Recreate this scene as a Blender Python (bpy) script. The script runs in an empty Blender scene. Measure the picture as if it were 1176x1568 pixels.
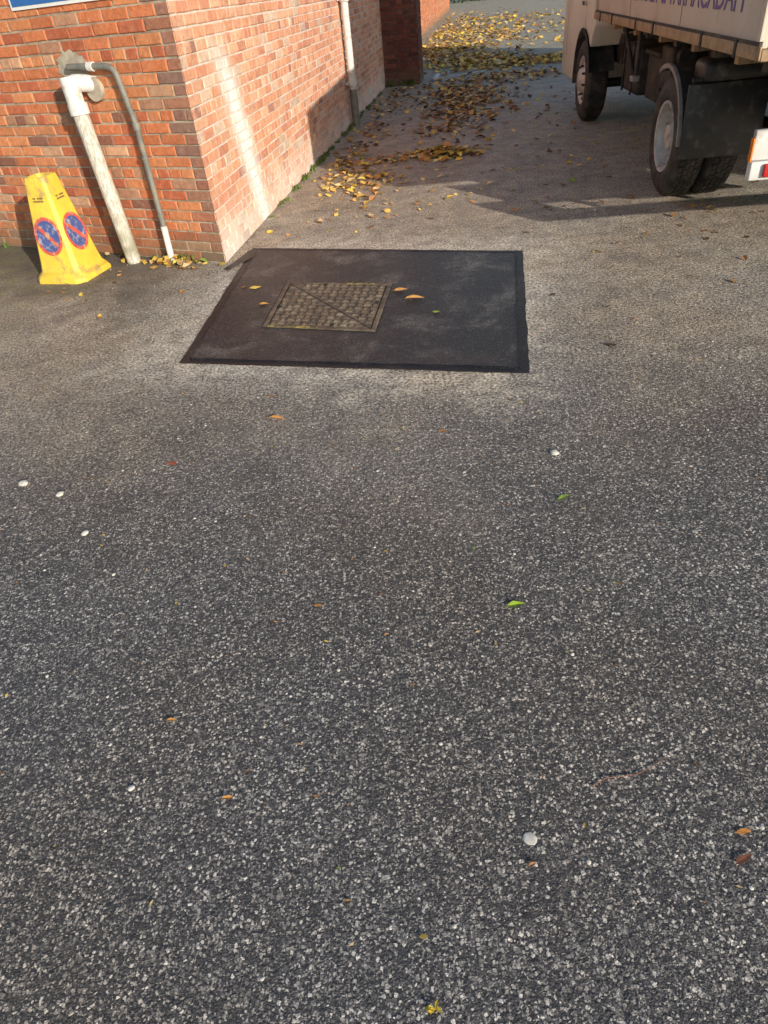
import bpy, bmesh, math, random
from mathutils import Vector, Matrix
random.seed(7)
D2R=math.radians
sc=bpy.context.scene
COL=sc.collection
sc.view_settings.view_transform='Standard'
sc.view_settings.look='None'
sc.view_settings.exposure=0

# ------------------------------------------------------------ node helpers
class NT:
    def __init__(s,name):
        s.m=bpy.data.materials.new(name); s.m.use_nodes=True
        s.t=s.m.node_tree; s.b=s.t.nodes['Principled BSDF']
        s.tc=s.t.nodes.new('ShaderNodeTexCoord')
        s.P=s.tc.outputs['Object']
    def n(s,typ,**k):
        x=s.t.nodes.new(typ)
        for a,b in k.items(): setattr(x,a,b)
        return x
    def put(s,sock,v):
        if v is None: return
        if isinstance(v,(int,float)): sock.default_value=v
        elif isinstance(v,(tuple,list)):
            v=tuple(v)
            if len(sock.default_value)==4 and len(v)==3: v=v+(1,)
            sock.default_value=v
        else: s.t.links.new(v,sock)
    def math(s,op,a,b=None,c=None,clamp=False):
        x=s.n('ShaderNodeMath',operation=op); x.use_clamp=clamp
        s.put(x.inputs[0],a); s.put(x.inputs[1],b)
        if c is not None: s.put(x.inputs[2],c)
        return x.outputs[0]
    def noise(s,scale,detail=3,rough=.55,vec=None,dist=0):
        x=s.n('ShaderNodeTexNoise'); s.put(x.inputs['Vector'],vec or s.P)
        x.inputs['Scale'].default_value=scale; x.inputs['Detail'].default_value=detail
        x.inputs['Roughness'].default_value=rough; x.inputs['Distortion'].default_value=dist
        return x.outputs['Fac']
    def vor(s,scale,feature='F1',vec=None,rnd=1):
        x=s.n('ShaderNodeTexVoronoi',feature=feature); s.put(x.inputs['Vector'],vec or s.P)
        x.inputs['Scale'].default_value=scale; x.inputs['Randomness'].default_value=rnd
        return x
    def mr(s,v,a,b,c=0.,d=1.,smooth=True):
        x=s.n('ShaderNodeMapRange'); x.interpolation_type='SMOOTHSTEP' if smooth else 'LINEAR'
        s.put(x.inputs[0],v)
        for i,q in zip((1,2,3,4),(a,b,c,d)): s.put(x.inputs[i],q)
        return x.outputs[0]
    def ramp(s,v,stops,const=False):
        x=s.n('ShaderNodeValToRGB'); s.put(x.inputs[0],v)
        cr=x.color_ramp
        if const: cr.interpolation='CONSTANT'
        while len(cr.elements)<len(stops): cr.elements.new(.5)
        for e,(p,c) in zip(cr.elements,stops):
            e.position=p; e.color=tuple(c)+(1,) if not isinstance(c,(int,float)) else (c,c,c,1)
        return x.outputs[0]
    def mix(s,f,a,b,mode='MIX'):
        x=s.n('ShaderNodeMix',data_type='RGBA',blend_type=mode)
        s.put(x.inputs[0],f); s.put(x.inputs[6],a); s.put(x.inputs[7],b)
        return x.outputs[2]
    def xyz(s,vec=None):
        x=s.n('ShaderNodeSeparateXYZ'); s.put(x.inputs[0],vec or s.P); return x.outputs
    def comb(s,x,y,z):
        c=s.n('ShaderNodeCombineXYZ')
        for i,v in enumerate((x,y,z)): s.put(c.inputs[i],v)
        return c.outputs[0]
    def attr(s,name):
        x=s.n('ShaderNodeAttribute'); x.attribute_name=name; return x.outputs['Color']
    def bump(s,h,dist,strength=1,prev=None):
        x=s.n('ShaderNodeBump'); s.put(x.inputs['Height'],h)
        x.inputs['Distance'].default_value=dist; x.inputs['Strength'].default_value=strength
        if prev is not None: s.put(x.inputs['Normal'],prev)
        return x.outputs[0]
    def out(s,color=None,rough=None,normal=None,metal=None,spec=None):
        s.put(s.b.inputs['Base Color'],color); s.put(s.b.inputs['Roughness'],rough)
        if normal is not None: s.put(s.b.inputs['Normal'],normal)
        s.put(s.b.inputs['Metallic'],metal)
        s.put(s.b.inputs['Specular IOR Level'],spec)
        return s.m

def simple(name,c,rough=.6,metal=0,var=.25,scale=12,bump=0.,dirt=None,spec=.5,dscale=5,dlo=.5,dhi=.7):
    k=NT(name)
    f=k.noise(scale,4,.6)
    lo=tuple(x*(1-var) for x in c); hi=tuple(min(1,x*(1+var)) for x in c)
    col=k.ramp(f,[(.3,lo),(.7,hi)])
    if dirt:
        d=k.mr(k.noise(dscale,5,.65),dlo,dhi)
        col=k.mix(d,col,dirt)
    nr=k.bump(k.noise(scale*8,3),bump) if bump else None
    return k.out(col,rough,nr,metal,spec)

# ------------------------------------------------------------ mesh helpers
def mesh(name,verts,faces,mat=None,parent=None,cols=None,smooth=False,mats=None,fm=None):
    me=bpy.data.meshes.new(name); me.from_pydata([tuple(v) for v in verts],[],faces); me.update()
    if cols:
        a=me.attributes.new('pcol','FLOAT_COLOR','POINT')
        a.data.foreach_set('color',[x for c in cols for x in (c[0],c[1],c[2],1.)])
    if mats:
        for m in mats: me.materials.append(m)
        if fm:
            for p,i in zip(me.polygons,fm): p.material_index=i
    elif mat: me.materials.append(mat)
    if smooth:
        for p in me.polygons: p.use_smooth=True
    o=bpy.data.objects.new(name,me); COL.objects.link(o)
    if parent: o.parent=parent
    return o
def fixn(o):
    bm=bmesh.new(); bm.from_mesh(o.data); bmesh.ops.recalc_face_normals(bm,faces=bm.faces); bm.to_mesh(o.data); bm.free(); return o
def empty(name,loc=(0,0,0),rz=0):
    o=bpy.data.objects.new(name,None); o.location=loc; o.rotation_euler=(0,0,rz); o.empty_display_size=.1
    COL.objects.link(o); return o
def bev(o,w,seg=2):
    m=o.modifiers.new('b','BEVEL'); m.width=w; m.segments=seg; m.limit_method='ANGLE'; m.angle_limit=D2R(35)
    for p in o.data.polygons: p.use_smooth=True
    return o
def box(name,x0,x1,y0,y1,z0,z1,mat,parent=None,b=0):
    v=[(x0,y0,z0),(x1,y0,z0),(x1,y1,z0),(x0,y1,z0),(x0,y0,z1),(x1,y0,z1),(x1,y1,z1),(x0,y1,z1)]
    f=[(0,3,2,1),(4,5,6,7),(0,1,5,4),(1,2,6,5),(2,3,7,6),(3,0,4,7)]
    o=mesh(name,v,f,mat,parent)
    if b: bev(o,b)
    return o
def lathe(name,prof,mat,parent=None,seg=48):
    v=[];f=[]
    for a,r in prof:
        for i in range(seg):
            t=2*math.pi*i/seg; v.append((a,r*math.cos(t),r*math.sin(t)))
    for j in range(len(prof)-1):
        for i in range(seg):
            k=(i+1)%seg
            f.append((j*seg+i,j*seg+k,(j+1)*seg+k,(j+1)*seg+i))
    o=fixn(mesh(name,v,f,mat,parent,smooth=True))
    e=o.modifiers.new('e','EDGE_SPLIT'); e.split_angle=D2R(40)
    return o
def tube(name,pts,rad,mat,parent=None,seg=16,bevel_joint=0):
    pts=[Vector(p) for p in pts]
    rads=rad if isinstance(rad,list) else [rad]*len(pts)
    if bevel_joint:
        np_=[pts[0]];nr=[rads[0]]
        for i in range(1,len(pts)-1):
            a,b,c=pts[i-1],pts[i],pts[i+1]
            d1=(a-b);d2=(c-b);q=min(bevel_joint,d1.length*.45,d2.length*.45)
            s0=b+d1.normalized()*q;s1=b+d2.normalized()*q
            for t in (0,.2,.4,.6,.8,1):
                np_.append(s0*(1-t)**2+b*2*t*(1-t)+s1*t*t); nr.append(rads[i])
        np_.append(pts[-1]);nr.append(rads[-1]); pts,rads=np_,nr
    v=[];f=[]
    up=Vector((.31,.17,.93)).normalized()
    prev=None
    for i,p in enumerate(pts):
        d=(pts[min(i+1,len(pts)-1)]-pts[max(i-1,0)]).normalized()
        if prev is None:
            x=d.cross(up)
            if x.length<.3: x=d.cross(Vector((1,0,0)))
            x.normalize()
        else:
            x=(prev-d*prev.dot(d)).normalized()
        prev=x; y=d.cross(x)
        for k in range(seg):
            t=2*math.pi*k/seg
            v.append(p+(x*math.cos(t)+y*math.sin(t))*rads[i])
    for i in range(len(pts)-1):
        for k in range(seg):
            l=(k+1)%seg
            f.append((i*seg+k,i*seg+l,(i+1)*seg+l,(i+1)*seg+k))
    f.append(tuple(range(seg))[::-1]); n=len(pts)-1
    f.append(tuple(n*seg+k for k in range(seg)))
    o=mesh(name,v,f,mat,parent,smooth=True)
    e=o.modifiers.new('e','EDGE_SPLIT'); e.split_angle=D2R(50)
    return o

# ------------------------------------------------------------ site geometry
C=Vector((-0.99,5.46,0))                       # house corner
L=Vector((-0.857,0.516,0)).normalized()         # along front wall (to the left)
NL=Vector((-0.516,-0.857,0)).normalized()       # outward normal of front wall
S=Vector((0.191,0.9816,0)).normalized()         # along lane wall
NS=Vector((0.9816,-0.191,0)).normalized()       # outward
def FW(s,z,n=0): return C+L*s+NL*n+Vector((0,0,z))
def SW(s,z,n=0): return C+S*s+NS*n+Vector((0,0,z))

# ------------------------------------------------------------ materials
def asphalt():
    k=NT('asphalt')
    wob=k.n('ShaderNodeTexNoise'); k.put(wob.inputs['Vector'],k.P); wob.inputs['Scale'].default_value=130; wob.inputs['Detail'].default_value=1
    off=k.n('ShaderNodeVectorMath',operation='MULTIPLY_ADD')
    k.put(off.inputs[0],wob.outputs['Color']); off.inputs[1].default_value=(.010,.010,0); k.put(off.inputs[2],k.P)
    V=off.outputs[0]
    x,y,z=k.xyz()
    v1=k.vor(122,'F1',V); v2=k.vor(205,'F1',V)
    sep=k.n('ShaderNodeSeparateColor'); k.put(sep.inputs[0],v1.outputs['Color'])
    sep2=k.n('ShaderNodeSeparateColor'); k.put(sep2.inputs[0],v2.outputs['Color'])
    fine_n=k.noise(300,2,.65); grit=k.noise(62,3,.75)
    big=k.noise(.7,4,.6); med=k.noise(2.9,5,.68); mid2=k.noise(7.5,4,.7)
    far=k.mr(k.math('ADD',y,k.math('MULTIPLY',k.math('SUBTRACT',big,.5),3.5)),1.5,4.8)
    # stones: separate chips of differing size in dark binder
    rad=k.math('ADD',.34,k.math('MULTIPLY',sep.outputs[1],.36))
    m1=k.mr(k.math('SUBTRACT',v1.outputs['Distance'],rad),.0,-.15)
    m2=k.mr(v2.outputs['Distance'],.58,.34)
    rnd=k.math('ADD',sep.outputs[0],k.math('MULTIPLY',k.math('SUBTRACT',med,.5),.4))
    st=k.ramp(rnd,[(0.,(.055,.056,.062)),(.36,(.125,.123,.125)),(.60,(.27,.255,.24)),(.84,(.50,.47,.43)),(1.,(.82,.77,.70))])
    st2=k.ramp(sep2.outputs[0],[(0,(.045,.045,.05)),(.45,(.11,.108,.108)),(.75,(.30,.285,.265)),(1.,(.60,.565,.52))])
    binder=k.ramp(fine_n,[(.35,(.032,.032,.037)),(.6,(.085,.083,.085)),(.8,(.22,.21,.20))])
    col=k.mix(k.math('MULTIPLY',m2,.9),binder,st2)
    col=k.mix(m1,col,st)
    col=k.mix(1.,col,k.ramp(fine_n,[(.3,(.70,.70,.73)),(.7,(1.35,1.34,1.31))]),'MULTIPLY')
    # silt filling the pores farther away
    silt=k.mix(k.mr(mid2,.3,.7),(.44,.37,.285),(.80,.70,.55))
    sf=k.math('MULTIPLY',far,k.mr(med,.28,.68,.36,.74))
    a=D2R(-20)
    px=k.math('SUBTRACT',x,.03); py=k.math('SUBTRACT',y,4.38)
    rx=k.math('SUBTRACT',k.math('MULTIPLY',px,math.cos(a)),k.math('MULTIPLY',py,-math.sin(a)))
    ry=k.math('ADD',k.math('MULTIPLY',px,-math.sin(a)),k.math('MULTIPLY',py,math.cos(a)))
    dx=k.math('SUBTRACT',k.math('ABSOLUTE',rx),.95); dy=k.math('SUBTRACT',k.math('ABSOLUTE',ry),.98)
    sd=k.math('MAXIMUM',dx,dy)
    sdn=k.math('ADD',sd,k.math('MULTIPLY',k.math('SUBTRACT',med,.5),.8))
    ring=k.math('MULTIPLY',k.mr(sdn,.02,.48,1,0),k.mr(mid2,.34,.60,.30,1.))
    sf=k.math('MAXIMUM',sf,k.math('MULTIPLY',ring,.80))
    sfm=k.math('MULTIPLY',sf,k.mr(grit,.36,.58,.30,1.))
    col=k.mix(sfm,col,silt)
    col=k.mix(k.math('MULTIPLY',ring,k.mr(grit,.38,.6,.1,.6)),col,(.88,.82,.72))
    col=k.mix(k.math('MULTIPLY',k.mr(sep.outputs[2],.55,.8),k.math('MULTIPLY',k.math('MULTIPLY',sf,m1),.85)),col,(.90,.83,.71))
    col=k.mix(k.math('MULTIPLY',k.mr(sep2.outputs[1],.50,.75),k.math('MULTIPLY',k.math('MULTIPLY',sf,m2),.72)),col,(.075,.065,.056))
    # coarse grit contrast visible further off
    gc=k.ramp(grit,[(.34,(.52,.51,.50)),(.50,(1.,1.,1.)),(.64,(1.5,1.47,1.42))])
    col=k.mix(k.mr(y,1.2,3.5,.35,.9),col,gc,'MULTIPLY')
    st3=k.mr(big,.56,.72)
    col=k.mix(k.math('MULTIPLY',st3,.30),col,(.10,.09,.08))
    st4=k.mr(k.noise(1.6,5,.7,dist=.8),.58,.70)
    col=k.mix(k.math('MULTIPLY',st4,.38),col,(.08,.075,.068))
    warm=k.mr(k.noise(.9,3,.5),.38,.64)
    col=k.mix(k.math('MULTIPLY',warm,.40),col,(1.,.87,.72),'MULTIPLY')
    dw=k.math('ADD',k.math('MULTIPLY',k.math('SUBTRACT',x,C.x),NL.x),k.math('MULTIPLY',k.math('SUBTRACT',y,C.y),NL.y))
    dwn=k.math('ADD',dw,k.math('MULTIPLY',k.math('SUBTRACT',med,.5),1.5))
    damp=k.math('MULTIPLY',k.mr(dwn,.35,1.5,1,0),k.mr(x,-1.7,-1.1,1,0))
    col=k.mix(k.math('MULTIPLY',damp,.72),col,(.085,.08,.066))
    moss=k.math('MULTIPLY',k.mr(mid2,.42,.6),k.math('MAXIMUM',k.mr(x,-2.7,-2.0,1,0),k.math('MULTIPLY',k.mr(y,12,18),.8)))
    col=k.mix(k.math('MULTIPLY',moss,.55),col,(.19,.21,.09))
    h1=k.math('MULTIPLY',m1,k.math('ADD',.35,k.math('MULTIPLY',sep.outputs[2],.9)))
    h=k.math('ADD',k.math('MULTIPLY',h1,.0024),k.math('MULTIPLY',m2,.0010))
    h=k.math('ADD',h,k.math('ADD',k.math('MULTIPLY',grit,.0048),k.math('MULTIPLY',mid2,.007)))
    nr=k.bump(h,1.,1.)
    rg=k.mr(sep.outputs[1],0,1,.5,.85)
    return k.out(col,rg,nr,0,.4)
M_ASPH=asphalt()

def patch_mat(name,dark,light,lf,bd):
    k=NT(name)
    v=k.vor(150,'F1')
    sep=k.n('ShaderNodeSeparateColor'); k.put(sep.inputs[0],v.outputs['Color'])
    st=k.ramp(sep.outputs[0],[(0,dark),(.7,tuple(c*1.8 for c in dark)),(.93,tuple(c*4 for c in dark)),(1,light)])
    m=k.mr(v.outputs['Distance'],.62,.2)
    col=k.mix(m,tuple(c*.6 for c in dark),st)
    n3=k.noise(3.0,6,.72,dist=.25); nf=k.noise(90,3,.75)
    d=k.math('MULTIPLY',k.mr(n3,.47,.70),k.mr(nf,.40,.6))
    col=k.mix(k.math('MULTIPLY',d,lf),col,(.32,.30,.27))
    d2=k.mr(k.noise(1.7,4,.6),.55,.75)
    col=k.mix(k.math('MULTIPLY',d2,lf*.45),col,(.15,.10,.075))
    h=k.math('ADD',k.math('MULTIPLY',k.math('MULTIPLY',m,sep.outputs[2]),bd),k.math('ADD',k.math('MULTIPLY',k.noise(13,4,.6),.008),k.math('MULTIPLY',nf,.005)))
    return k.out(col,.45,k.bump(h,1.),0,.6)
M_PATCH=patch_mat('patch_bitmac',(.024,.024,.027),(.34,.32,.30),.65,.0035)
M_BAND=patch_mat('seal_band',(.009,.009,.011),(.12,.12,.12),.15,.0022)

def brick_mat(name,side):
    k=NT(name)
    col=k.attr('pcol')
    f=k.noise(26,5,.7)
    col=k.mix(1.,col,k.ramp(f,[(.25,(.66,.62,.60)),(.75,(1.22,1.2,1.18))]),'MULTIPLY')
    blot=k.mr(k.noise(60,3,.7),.60,.72)
    col=k.mix(k.math('MULTIPLY',blot,.35),col,(.14,.08,.055))
    white=k.mr(k.noise(18,5,.75),.54,.72)
    x,y,z=k.xyz()
    n7=k.noise(6,5,.7)
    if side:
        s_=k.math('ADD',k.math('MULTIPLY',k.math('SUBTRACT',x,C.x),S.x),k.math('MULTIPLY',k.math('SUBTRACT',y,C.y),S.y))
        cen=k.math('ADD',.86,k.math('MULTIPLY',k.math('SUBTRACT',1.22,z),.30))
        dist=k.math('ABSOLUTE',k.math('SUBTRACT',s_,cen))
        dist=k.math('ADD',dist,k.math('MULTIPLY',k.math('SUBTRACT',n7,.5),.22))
        sun_streak=k.math('MULTIPLY',k.mr(dist,.0,.34,1,0),k.mr(z,1.05,1.5,1,0))  # slanting streak of reflected sunlight, painted into the brick colour
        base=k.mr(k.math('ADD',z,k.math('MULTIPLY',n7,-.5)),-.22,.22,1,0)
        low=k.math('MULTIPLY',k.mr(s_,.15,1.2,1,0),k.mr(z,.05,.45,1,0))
        wf=k.math('MAXIMUM',k.math('MULTIPLY',sun_streak,.95),k.math('MULTIPLY',base,.40))
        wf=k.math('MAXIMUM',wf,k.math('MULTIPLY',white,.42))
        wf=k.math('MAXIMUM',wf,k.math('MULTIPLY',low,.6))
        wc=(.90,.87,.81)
    else:
        base=k.mr(k.math('ADD',z,k.math('MULTIPLY',n7,-.5)),-.25,.10,1,0)
        wf=k.math('MULTIPLY',white,.25); wc=(.60,.52,.42)
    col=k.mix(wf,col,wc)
    if not side: col=k.mix(k.math('MULTIPLY',base,.65),col,(.17,.14,.09))
    gr=k.math('MULTIPLY',k.mr(k.noise(1.6,5,.65),.5,.75),.18 if side else .45)
    col=k.mix(gr,col,(.18,.13,.10))
    nr=k.bump(k.math('ADD',k.math('MULTIPLY',k.noise(85,4,.7),.003),k.math('MULTIPLY',f,.006)),1.)
    return k.out(col,.88,nr,0,.2)
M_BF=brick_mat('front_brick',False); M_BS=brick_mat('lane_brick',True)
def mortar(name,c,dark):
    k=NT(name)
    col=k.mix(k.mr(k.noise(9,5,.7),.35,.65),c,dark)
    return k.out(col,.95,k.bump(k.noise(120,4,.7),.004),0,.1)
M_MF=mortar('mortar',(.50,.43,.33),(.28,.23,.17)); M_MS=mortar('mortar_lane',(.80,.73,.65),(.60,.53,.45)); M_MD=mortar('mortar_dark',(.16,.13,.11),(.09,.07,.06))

# ------------------------------------------------------------ ground
G=200
mesh('asphalt_ground',[(-G,-G,0),(G,-G,0),(G,G,0),(-G,G,0)],[(0,1,2,3)],M_ASPH)

def wobble_poly(corners,amp,step=.05,seed=1):
    rr=random.Random(seed); out=[]
    n=len(corners)
    for i in range(n):
        a=Vector(corners[i]);b=Vector(corners[(i+1)%n]);d=(b-a);m=max(2,int(d.length/step));nn=Vector((d.y,-d.x)).normalized()
        w=0
        for j in range(m):
            w=w*.7+rr.uniform(-amp,amp)
            out.append(a+d*(j/m)+nn*(w if j else 0))
    return out
PA=[(-1.06,3.68),(.80,3.07),(1.20,4.94),(-.81,5.78)]
def inset(c,d):
    n=len(c);o=[]
    for i in range(n):
        p=Vector(c[i]);a=(Vector(c[i-1])-p).normalized();b=(Vector(c[(i+1)%n])-p).normalized()
        s_=abs(a.x*b.y-a.y*b.x)
        o.append(tuple(p+(a+b)*d/s_))
    return o
pt=empty('tarmac_repair_patch')
ob=wobble_poly(PA,.003,step=.03,seed=3); ib=wobble_poly(inset(PA,.055),.003,step=.03,seed=4)
mesh('seal_band',[(p.x,p.y,.004) for p in ob],[tuple(range(len(ob)))],M_BAND,pt)
mesh('patch_surface',[(p.x,p.y,.008) for p in ib],[tuple(range(len(ib)))],M_PATCH,pt)
def strip(name,poly,w,z,mat,parent,seed):
    rr=random.Random(seed);n=len(poly);v=[];f=[]
    for i in range(n):
        p=poly[i];d=(poly[(i+1)%n]-poly[i-1]).normalized();q=Vector((d.y,-d.x));ww=w*rr.uniform(.7,1.3)
        v+= [(p.x+q.x*ww,p.y+q.y*ww,.0035),(p.x,p.y,z*rr.uniform(.85,1.1)),(p.x-q.x*ww,p.y-q.y*ww,.0035)]
    for i in range(n):
        j=(i+1)%n
        f+=[(3*i,3*j,3*j+1,3*i+1),(3*i+1,3*j+1,3*j+2,3*i+2)]
    return mesh(name,v,f,mat,parent,smooth=True)
strip('seal_ridge',wobble_poly(inset(PA,.055),.003,seed=9),.010,.011,M_BAND,pt,6)
mesh('tar_dribble',[(-.82,5.72,.0095),(-.93,5.43,.0095),(-.99,5.30,.0095),(-.95,5.26,.0095),(-.86,5.40,.0095),(-.76,5.55,.0095)],[(0,1,2,3,4,5)],M_BAND,pt)

# ------------------------------------------------------------ manhole cover
def iron():
    k=NT('cast_iron')
    col=k.ramp(k.noise(16,6,.7),[(.25,(.06,.05,.042)),(.5,(.14,.105,.075)),(.75,(.26,.18,.115))])
    d=k.mr(k.noise(8,5,.7),.48,.68); col=k.mix(k.math('MULTIPLY',d,.6),col,(.30,.25,.18))
    return k.out(col,.6,k.bump(k.noise(180,3,.7),.002),.15,.5)
M_IRON=iron()
M_IROND=simple('iron_seam',(.022,.019,.016),.9)
M_YEL=simple('yellow_traces',(.50,.36,.09),.8,var=.4,scale=40,dirt=(.12,.10,.06),dscale=30,dlo=.42,dhi=.56)
mh=empty('manhole_cover')
a0,b0,c0,d0=Vector((-.61,4.06,0)),Vector((.07,3.79,0)),Vector((.23,4.55,0)),Vector((-.49,4.83,0))
def MH(u,v,z):
    p=(a0*(1-u)+b0*u)*(1-v)+(d0*(1-u)+c0*u)*v; return Vector((p.x,p.y,z))
def quad3(name,u0,u1,v0,v1,z0,z1,mat):
    vs=[MH(u,v,z) for z in (z0,z1) for u,v in ((u0,v0),(u1,v0),(u1,v1),(u0,v1))]
    return mesh(name,vs,[(0,3,2,1),(4,5,6,7),(0,1,5,4),(1,2,6,5),(2,3,7,6),(3,0,4,7)],mat,mh)
quad3('seam',-.008,1.008,-.008,1.008,.007,.0105,M_IROND)
for n,q in (('frame_near',(0,1,0,.040)),('frame_far',(0,1,.960,1)),('frame_left',(0,.040,.0405,.9595)),('frame_right',(.960,1,.0405,.9595))):
    bev(quad3(n,*q,.010,.0135,M_IRON),.001)
def lid(name,tri):
    me=[MH(u,v,.0095) for u,v in tri]+[MH(u,v,.0125) for u,v in tri]
    return fixn(mesh(name,me,[(2,1,0),(3,4,5),(0,1,4,3),(1,2,5,4),(2,0,3,5)],M_IRON,mh))
e=.053;g_=.006
lid('lid_a',[(e,e),(1-e-g_*1.5,e),(e,1-e-g_*1.5)]); lid('lid_b',[(1-e,1-e),(e+g_*1.5,1-e),(1-e,e+g_*1.5)])
vs=[];fs=[]
NN=13
for i in range(NN):
    for j in range(NN):
        u=e+.03+i*(1-2*e-.06)/(NN-1); v=e+.03+j*(1-2*e-.06)/(NN-1)
        if abs(u+v-1)<.045: continue
        b=len(vs)
        ru,rv=(.029,.015) if (i+j)%2 else (.015,.029)
        for z,sca in ((.0124,1.),(.0205,.6)):
            for du,dv in ((-1,-1),(1,-1),(1,1),(-1,1)):
                vs.append(MH(u+du*ru*sca,v+dv*rv*sca,z))
        fs+=[(b+4,b+5,b+6,b+7),(b,b+1,b+5,b+4),(b+1,b+2,b+6,b+5),(b+2,b+3,b+7,b+6),(b+3,b,b+4,b+7)]
mesh('tread_studs',vs,fs,M_IRON,mh)
quad3('yellow_paint_near',.05,.50,.003,.034,.013,.0148,M_YEL); quad3('yellow_paint_far',.58,.87,.965,.995,.013,.0148,M_YEL)
for u,v in ((.93,.55),(.07,.4),(.62,.075),(.4,.925)): quad3('keyhole',u-.012,u+.012,v-.02,v+.02,.0124,.0215,M_IROND)

# ------------------------------------------------------------ brick walls
def bricks(name,fn,s0,s1,z0,courses,mat,parent,palette,hdr=4,mit0=0,mit1=0,seed=1,start=0,d=.05,quoin=None):
    rr=random.Random(seed); v=[];f=[];c=[]
    BL=.235;BH=.0745;J=.0115
    for r in range(courses):
        zz=z0+r*BH
        ishead=(hdr and (r+start)%hdr==hdr-1)
        bl=BL/2 if ishead else BL
        x=s0 if r%2==0 else s0-bl/2
        wav=rr.uniform(-.0015,.0015)
        while x<s1-.02:
            a=max(x,s0); b=min(x+bl,s1); x+=bl
            if b-a<.03: continue
            if a>s0: a+=J/2+rr.uniform(-.001,.002)
            if b<s1: b-=J/2+rr.uniform(-.001,.002)
            lo=zz+J/2+rr.uniform(-.002,.002)+wav; hi=zz+BH-J/2+rr.uniform(-.002,.002)+wav
            pr=rr.uniform(-.003,.003)
            col=Vector(rr.choices([q[0] for q in palette],[q[1] for q in palette])[0])*rr.uniform(.87,1.14)
            if quoin and a<.12: col=col.lerp(Vector(quoin),rr.uniform(.45,.9))
            base=len(v)
            ma=d*mit0 if a==s0 else 0; mb=d*mit1 if b==s1 else 0
            j=lambda m=.0032: rr.uniform(-m,m)
            ch=.005
            for (ss,zq,n) in ((a+ma,lo,-d),(b-mb,lo,-d),(b-mb,hi,-d),(a+ma,hi,-d)):
                v.append(fn(ss,zq,n))
            ea=0 if (a==s0 and mit0) else ch; eb=0 if (b==s1 and mit1) else ch
            for (ss,zq) in ((a,lo),(b,lo),(b,hi),(a,hi)):
                v.append(fn(ss+ (j(.0018) if ea and eb else 0),zq+j(.0015),pr-ch))
            for (ss,zq) in ((a+ea,lo+ch),(b-eb,lo+ch),(b-eb,hi-ch),(a+ea,hi-ch)):
                v.append(fn(ss+(j() if ea and eb else 0),zq+j(.0025),pr))
            c+=[tuple(col)]*12
            for k in range(4):
                l=(k+1)%4
                f.append((base+k,base+l,base+4+l,base+4+k)); f.append((base+4+k,base+4+l,base+8+l,base+8+k))
            f.append((base+8,base+9,base+10,base+11))
    return fixn(mesh(name,v,f,mat,parent,cols=c))
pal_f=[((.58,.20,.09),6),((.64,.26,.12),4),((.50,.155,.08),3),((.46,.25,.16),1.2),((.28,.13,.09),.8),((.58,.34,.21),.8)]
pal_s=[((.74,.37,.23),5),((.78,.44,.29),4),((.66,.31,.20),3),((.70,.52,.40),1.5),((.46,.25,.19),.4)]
pal_d=[((.17,.055,.042),5),((.23,.075,.055),3),((.12,.045,.04),3)]
house=empty('brick_house')
tan=1/math.tan(D2R(35))
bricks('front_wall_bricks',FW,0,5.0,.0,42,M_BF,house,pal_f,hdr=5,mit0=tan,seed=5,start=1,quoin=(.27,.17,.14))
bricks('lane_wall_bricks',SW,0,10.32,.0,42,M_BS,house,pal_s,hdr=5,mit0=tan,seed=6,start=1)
H=42*.0745
def slab(name,fn,s0,s1,z0,z1,n,mat,parent,thick=.3,sa=0,sb=0):
    v=[fn(s0,z0,n),fn(s1,z0,n),fn(s1,z1,n),fn(s0,z1,n),fn(s0+sa,z0,n-thick),fn(s1-sb,z0,n-thick),fn(s1-sb,z1,n-thick),fn(s0+sa,z1,n-thick)]
    return fixn(mesh(name,v,[(0,1,2,3),(7,6,5,4),(0,3,7,4),(1,5,6,2),(3,2,6,7),(0,4,5,1)],mat,parent))
mn=.0080
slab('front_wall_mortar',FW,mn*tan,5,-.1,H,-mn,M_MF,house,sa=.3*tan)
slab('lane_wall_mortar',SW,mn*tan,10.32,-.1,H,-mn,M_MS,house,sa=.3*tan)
M_ROOF=simple('roof_slate',(.09,.09,.10),.7); M_FASC=simple('fascia',(.7,.7,.68),.5)
rv=[FW(0,H+.004)+NL*.3+NS*.3,FW(5,H+.004)+NL*.3,SW(10.3,H+.004)+NS*.3,FW(5,H+.004)+S*10.3]
rv2=[p+Vector((0,0,.16)) for p in rv]
mesh('eaves',rv+rv2,[(0,1,3,2),(4,6,7,5),(0,4,5,1),(0,2,6,4),(2,3,7,6),(1,5,7,3)],M_FASC,house)
ap=FW(2.6,H+2.1)+S*4.5
mesh('roof',[p+Vector((0,0,.003)) for p in rv2]+[ap,ap+S*2.5],[(0,1,4),(0,4,5,2),(2,5,3),(1,3,5,4)],M_ROOF,house)
M_CONC=simple('old_concrete',(.42,.37,.29),.9,var=.3,scale=14,bump=.004,dirt=(.30,.24,.17))
rr=random.Random(4)
v=[FW(1.0+.15*math.cos(t)*(1+rr.uniform(-.12,.12)),1.33+.10*math.sin(t)*(1+rr.uniform(-.12,.12)),.0055) for t in [i*2*math.pi/40 for i in range(40)]]
mesh('cement_repair',v,[tuple(range(40))],M_CONC,house)

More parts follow.
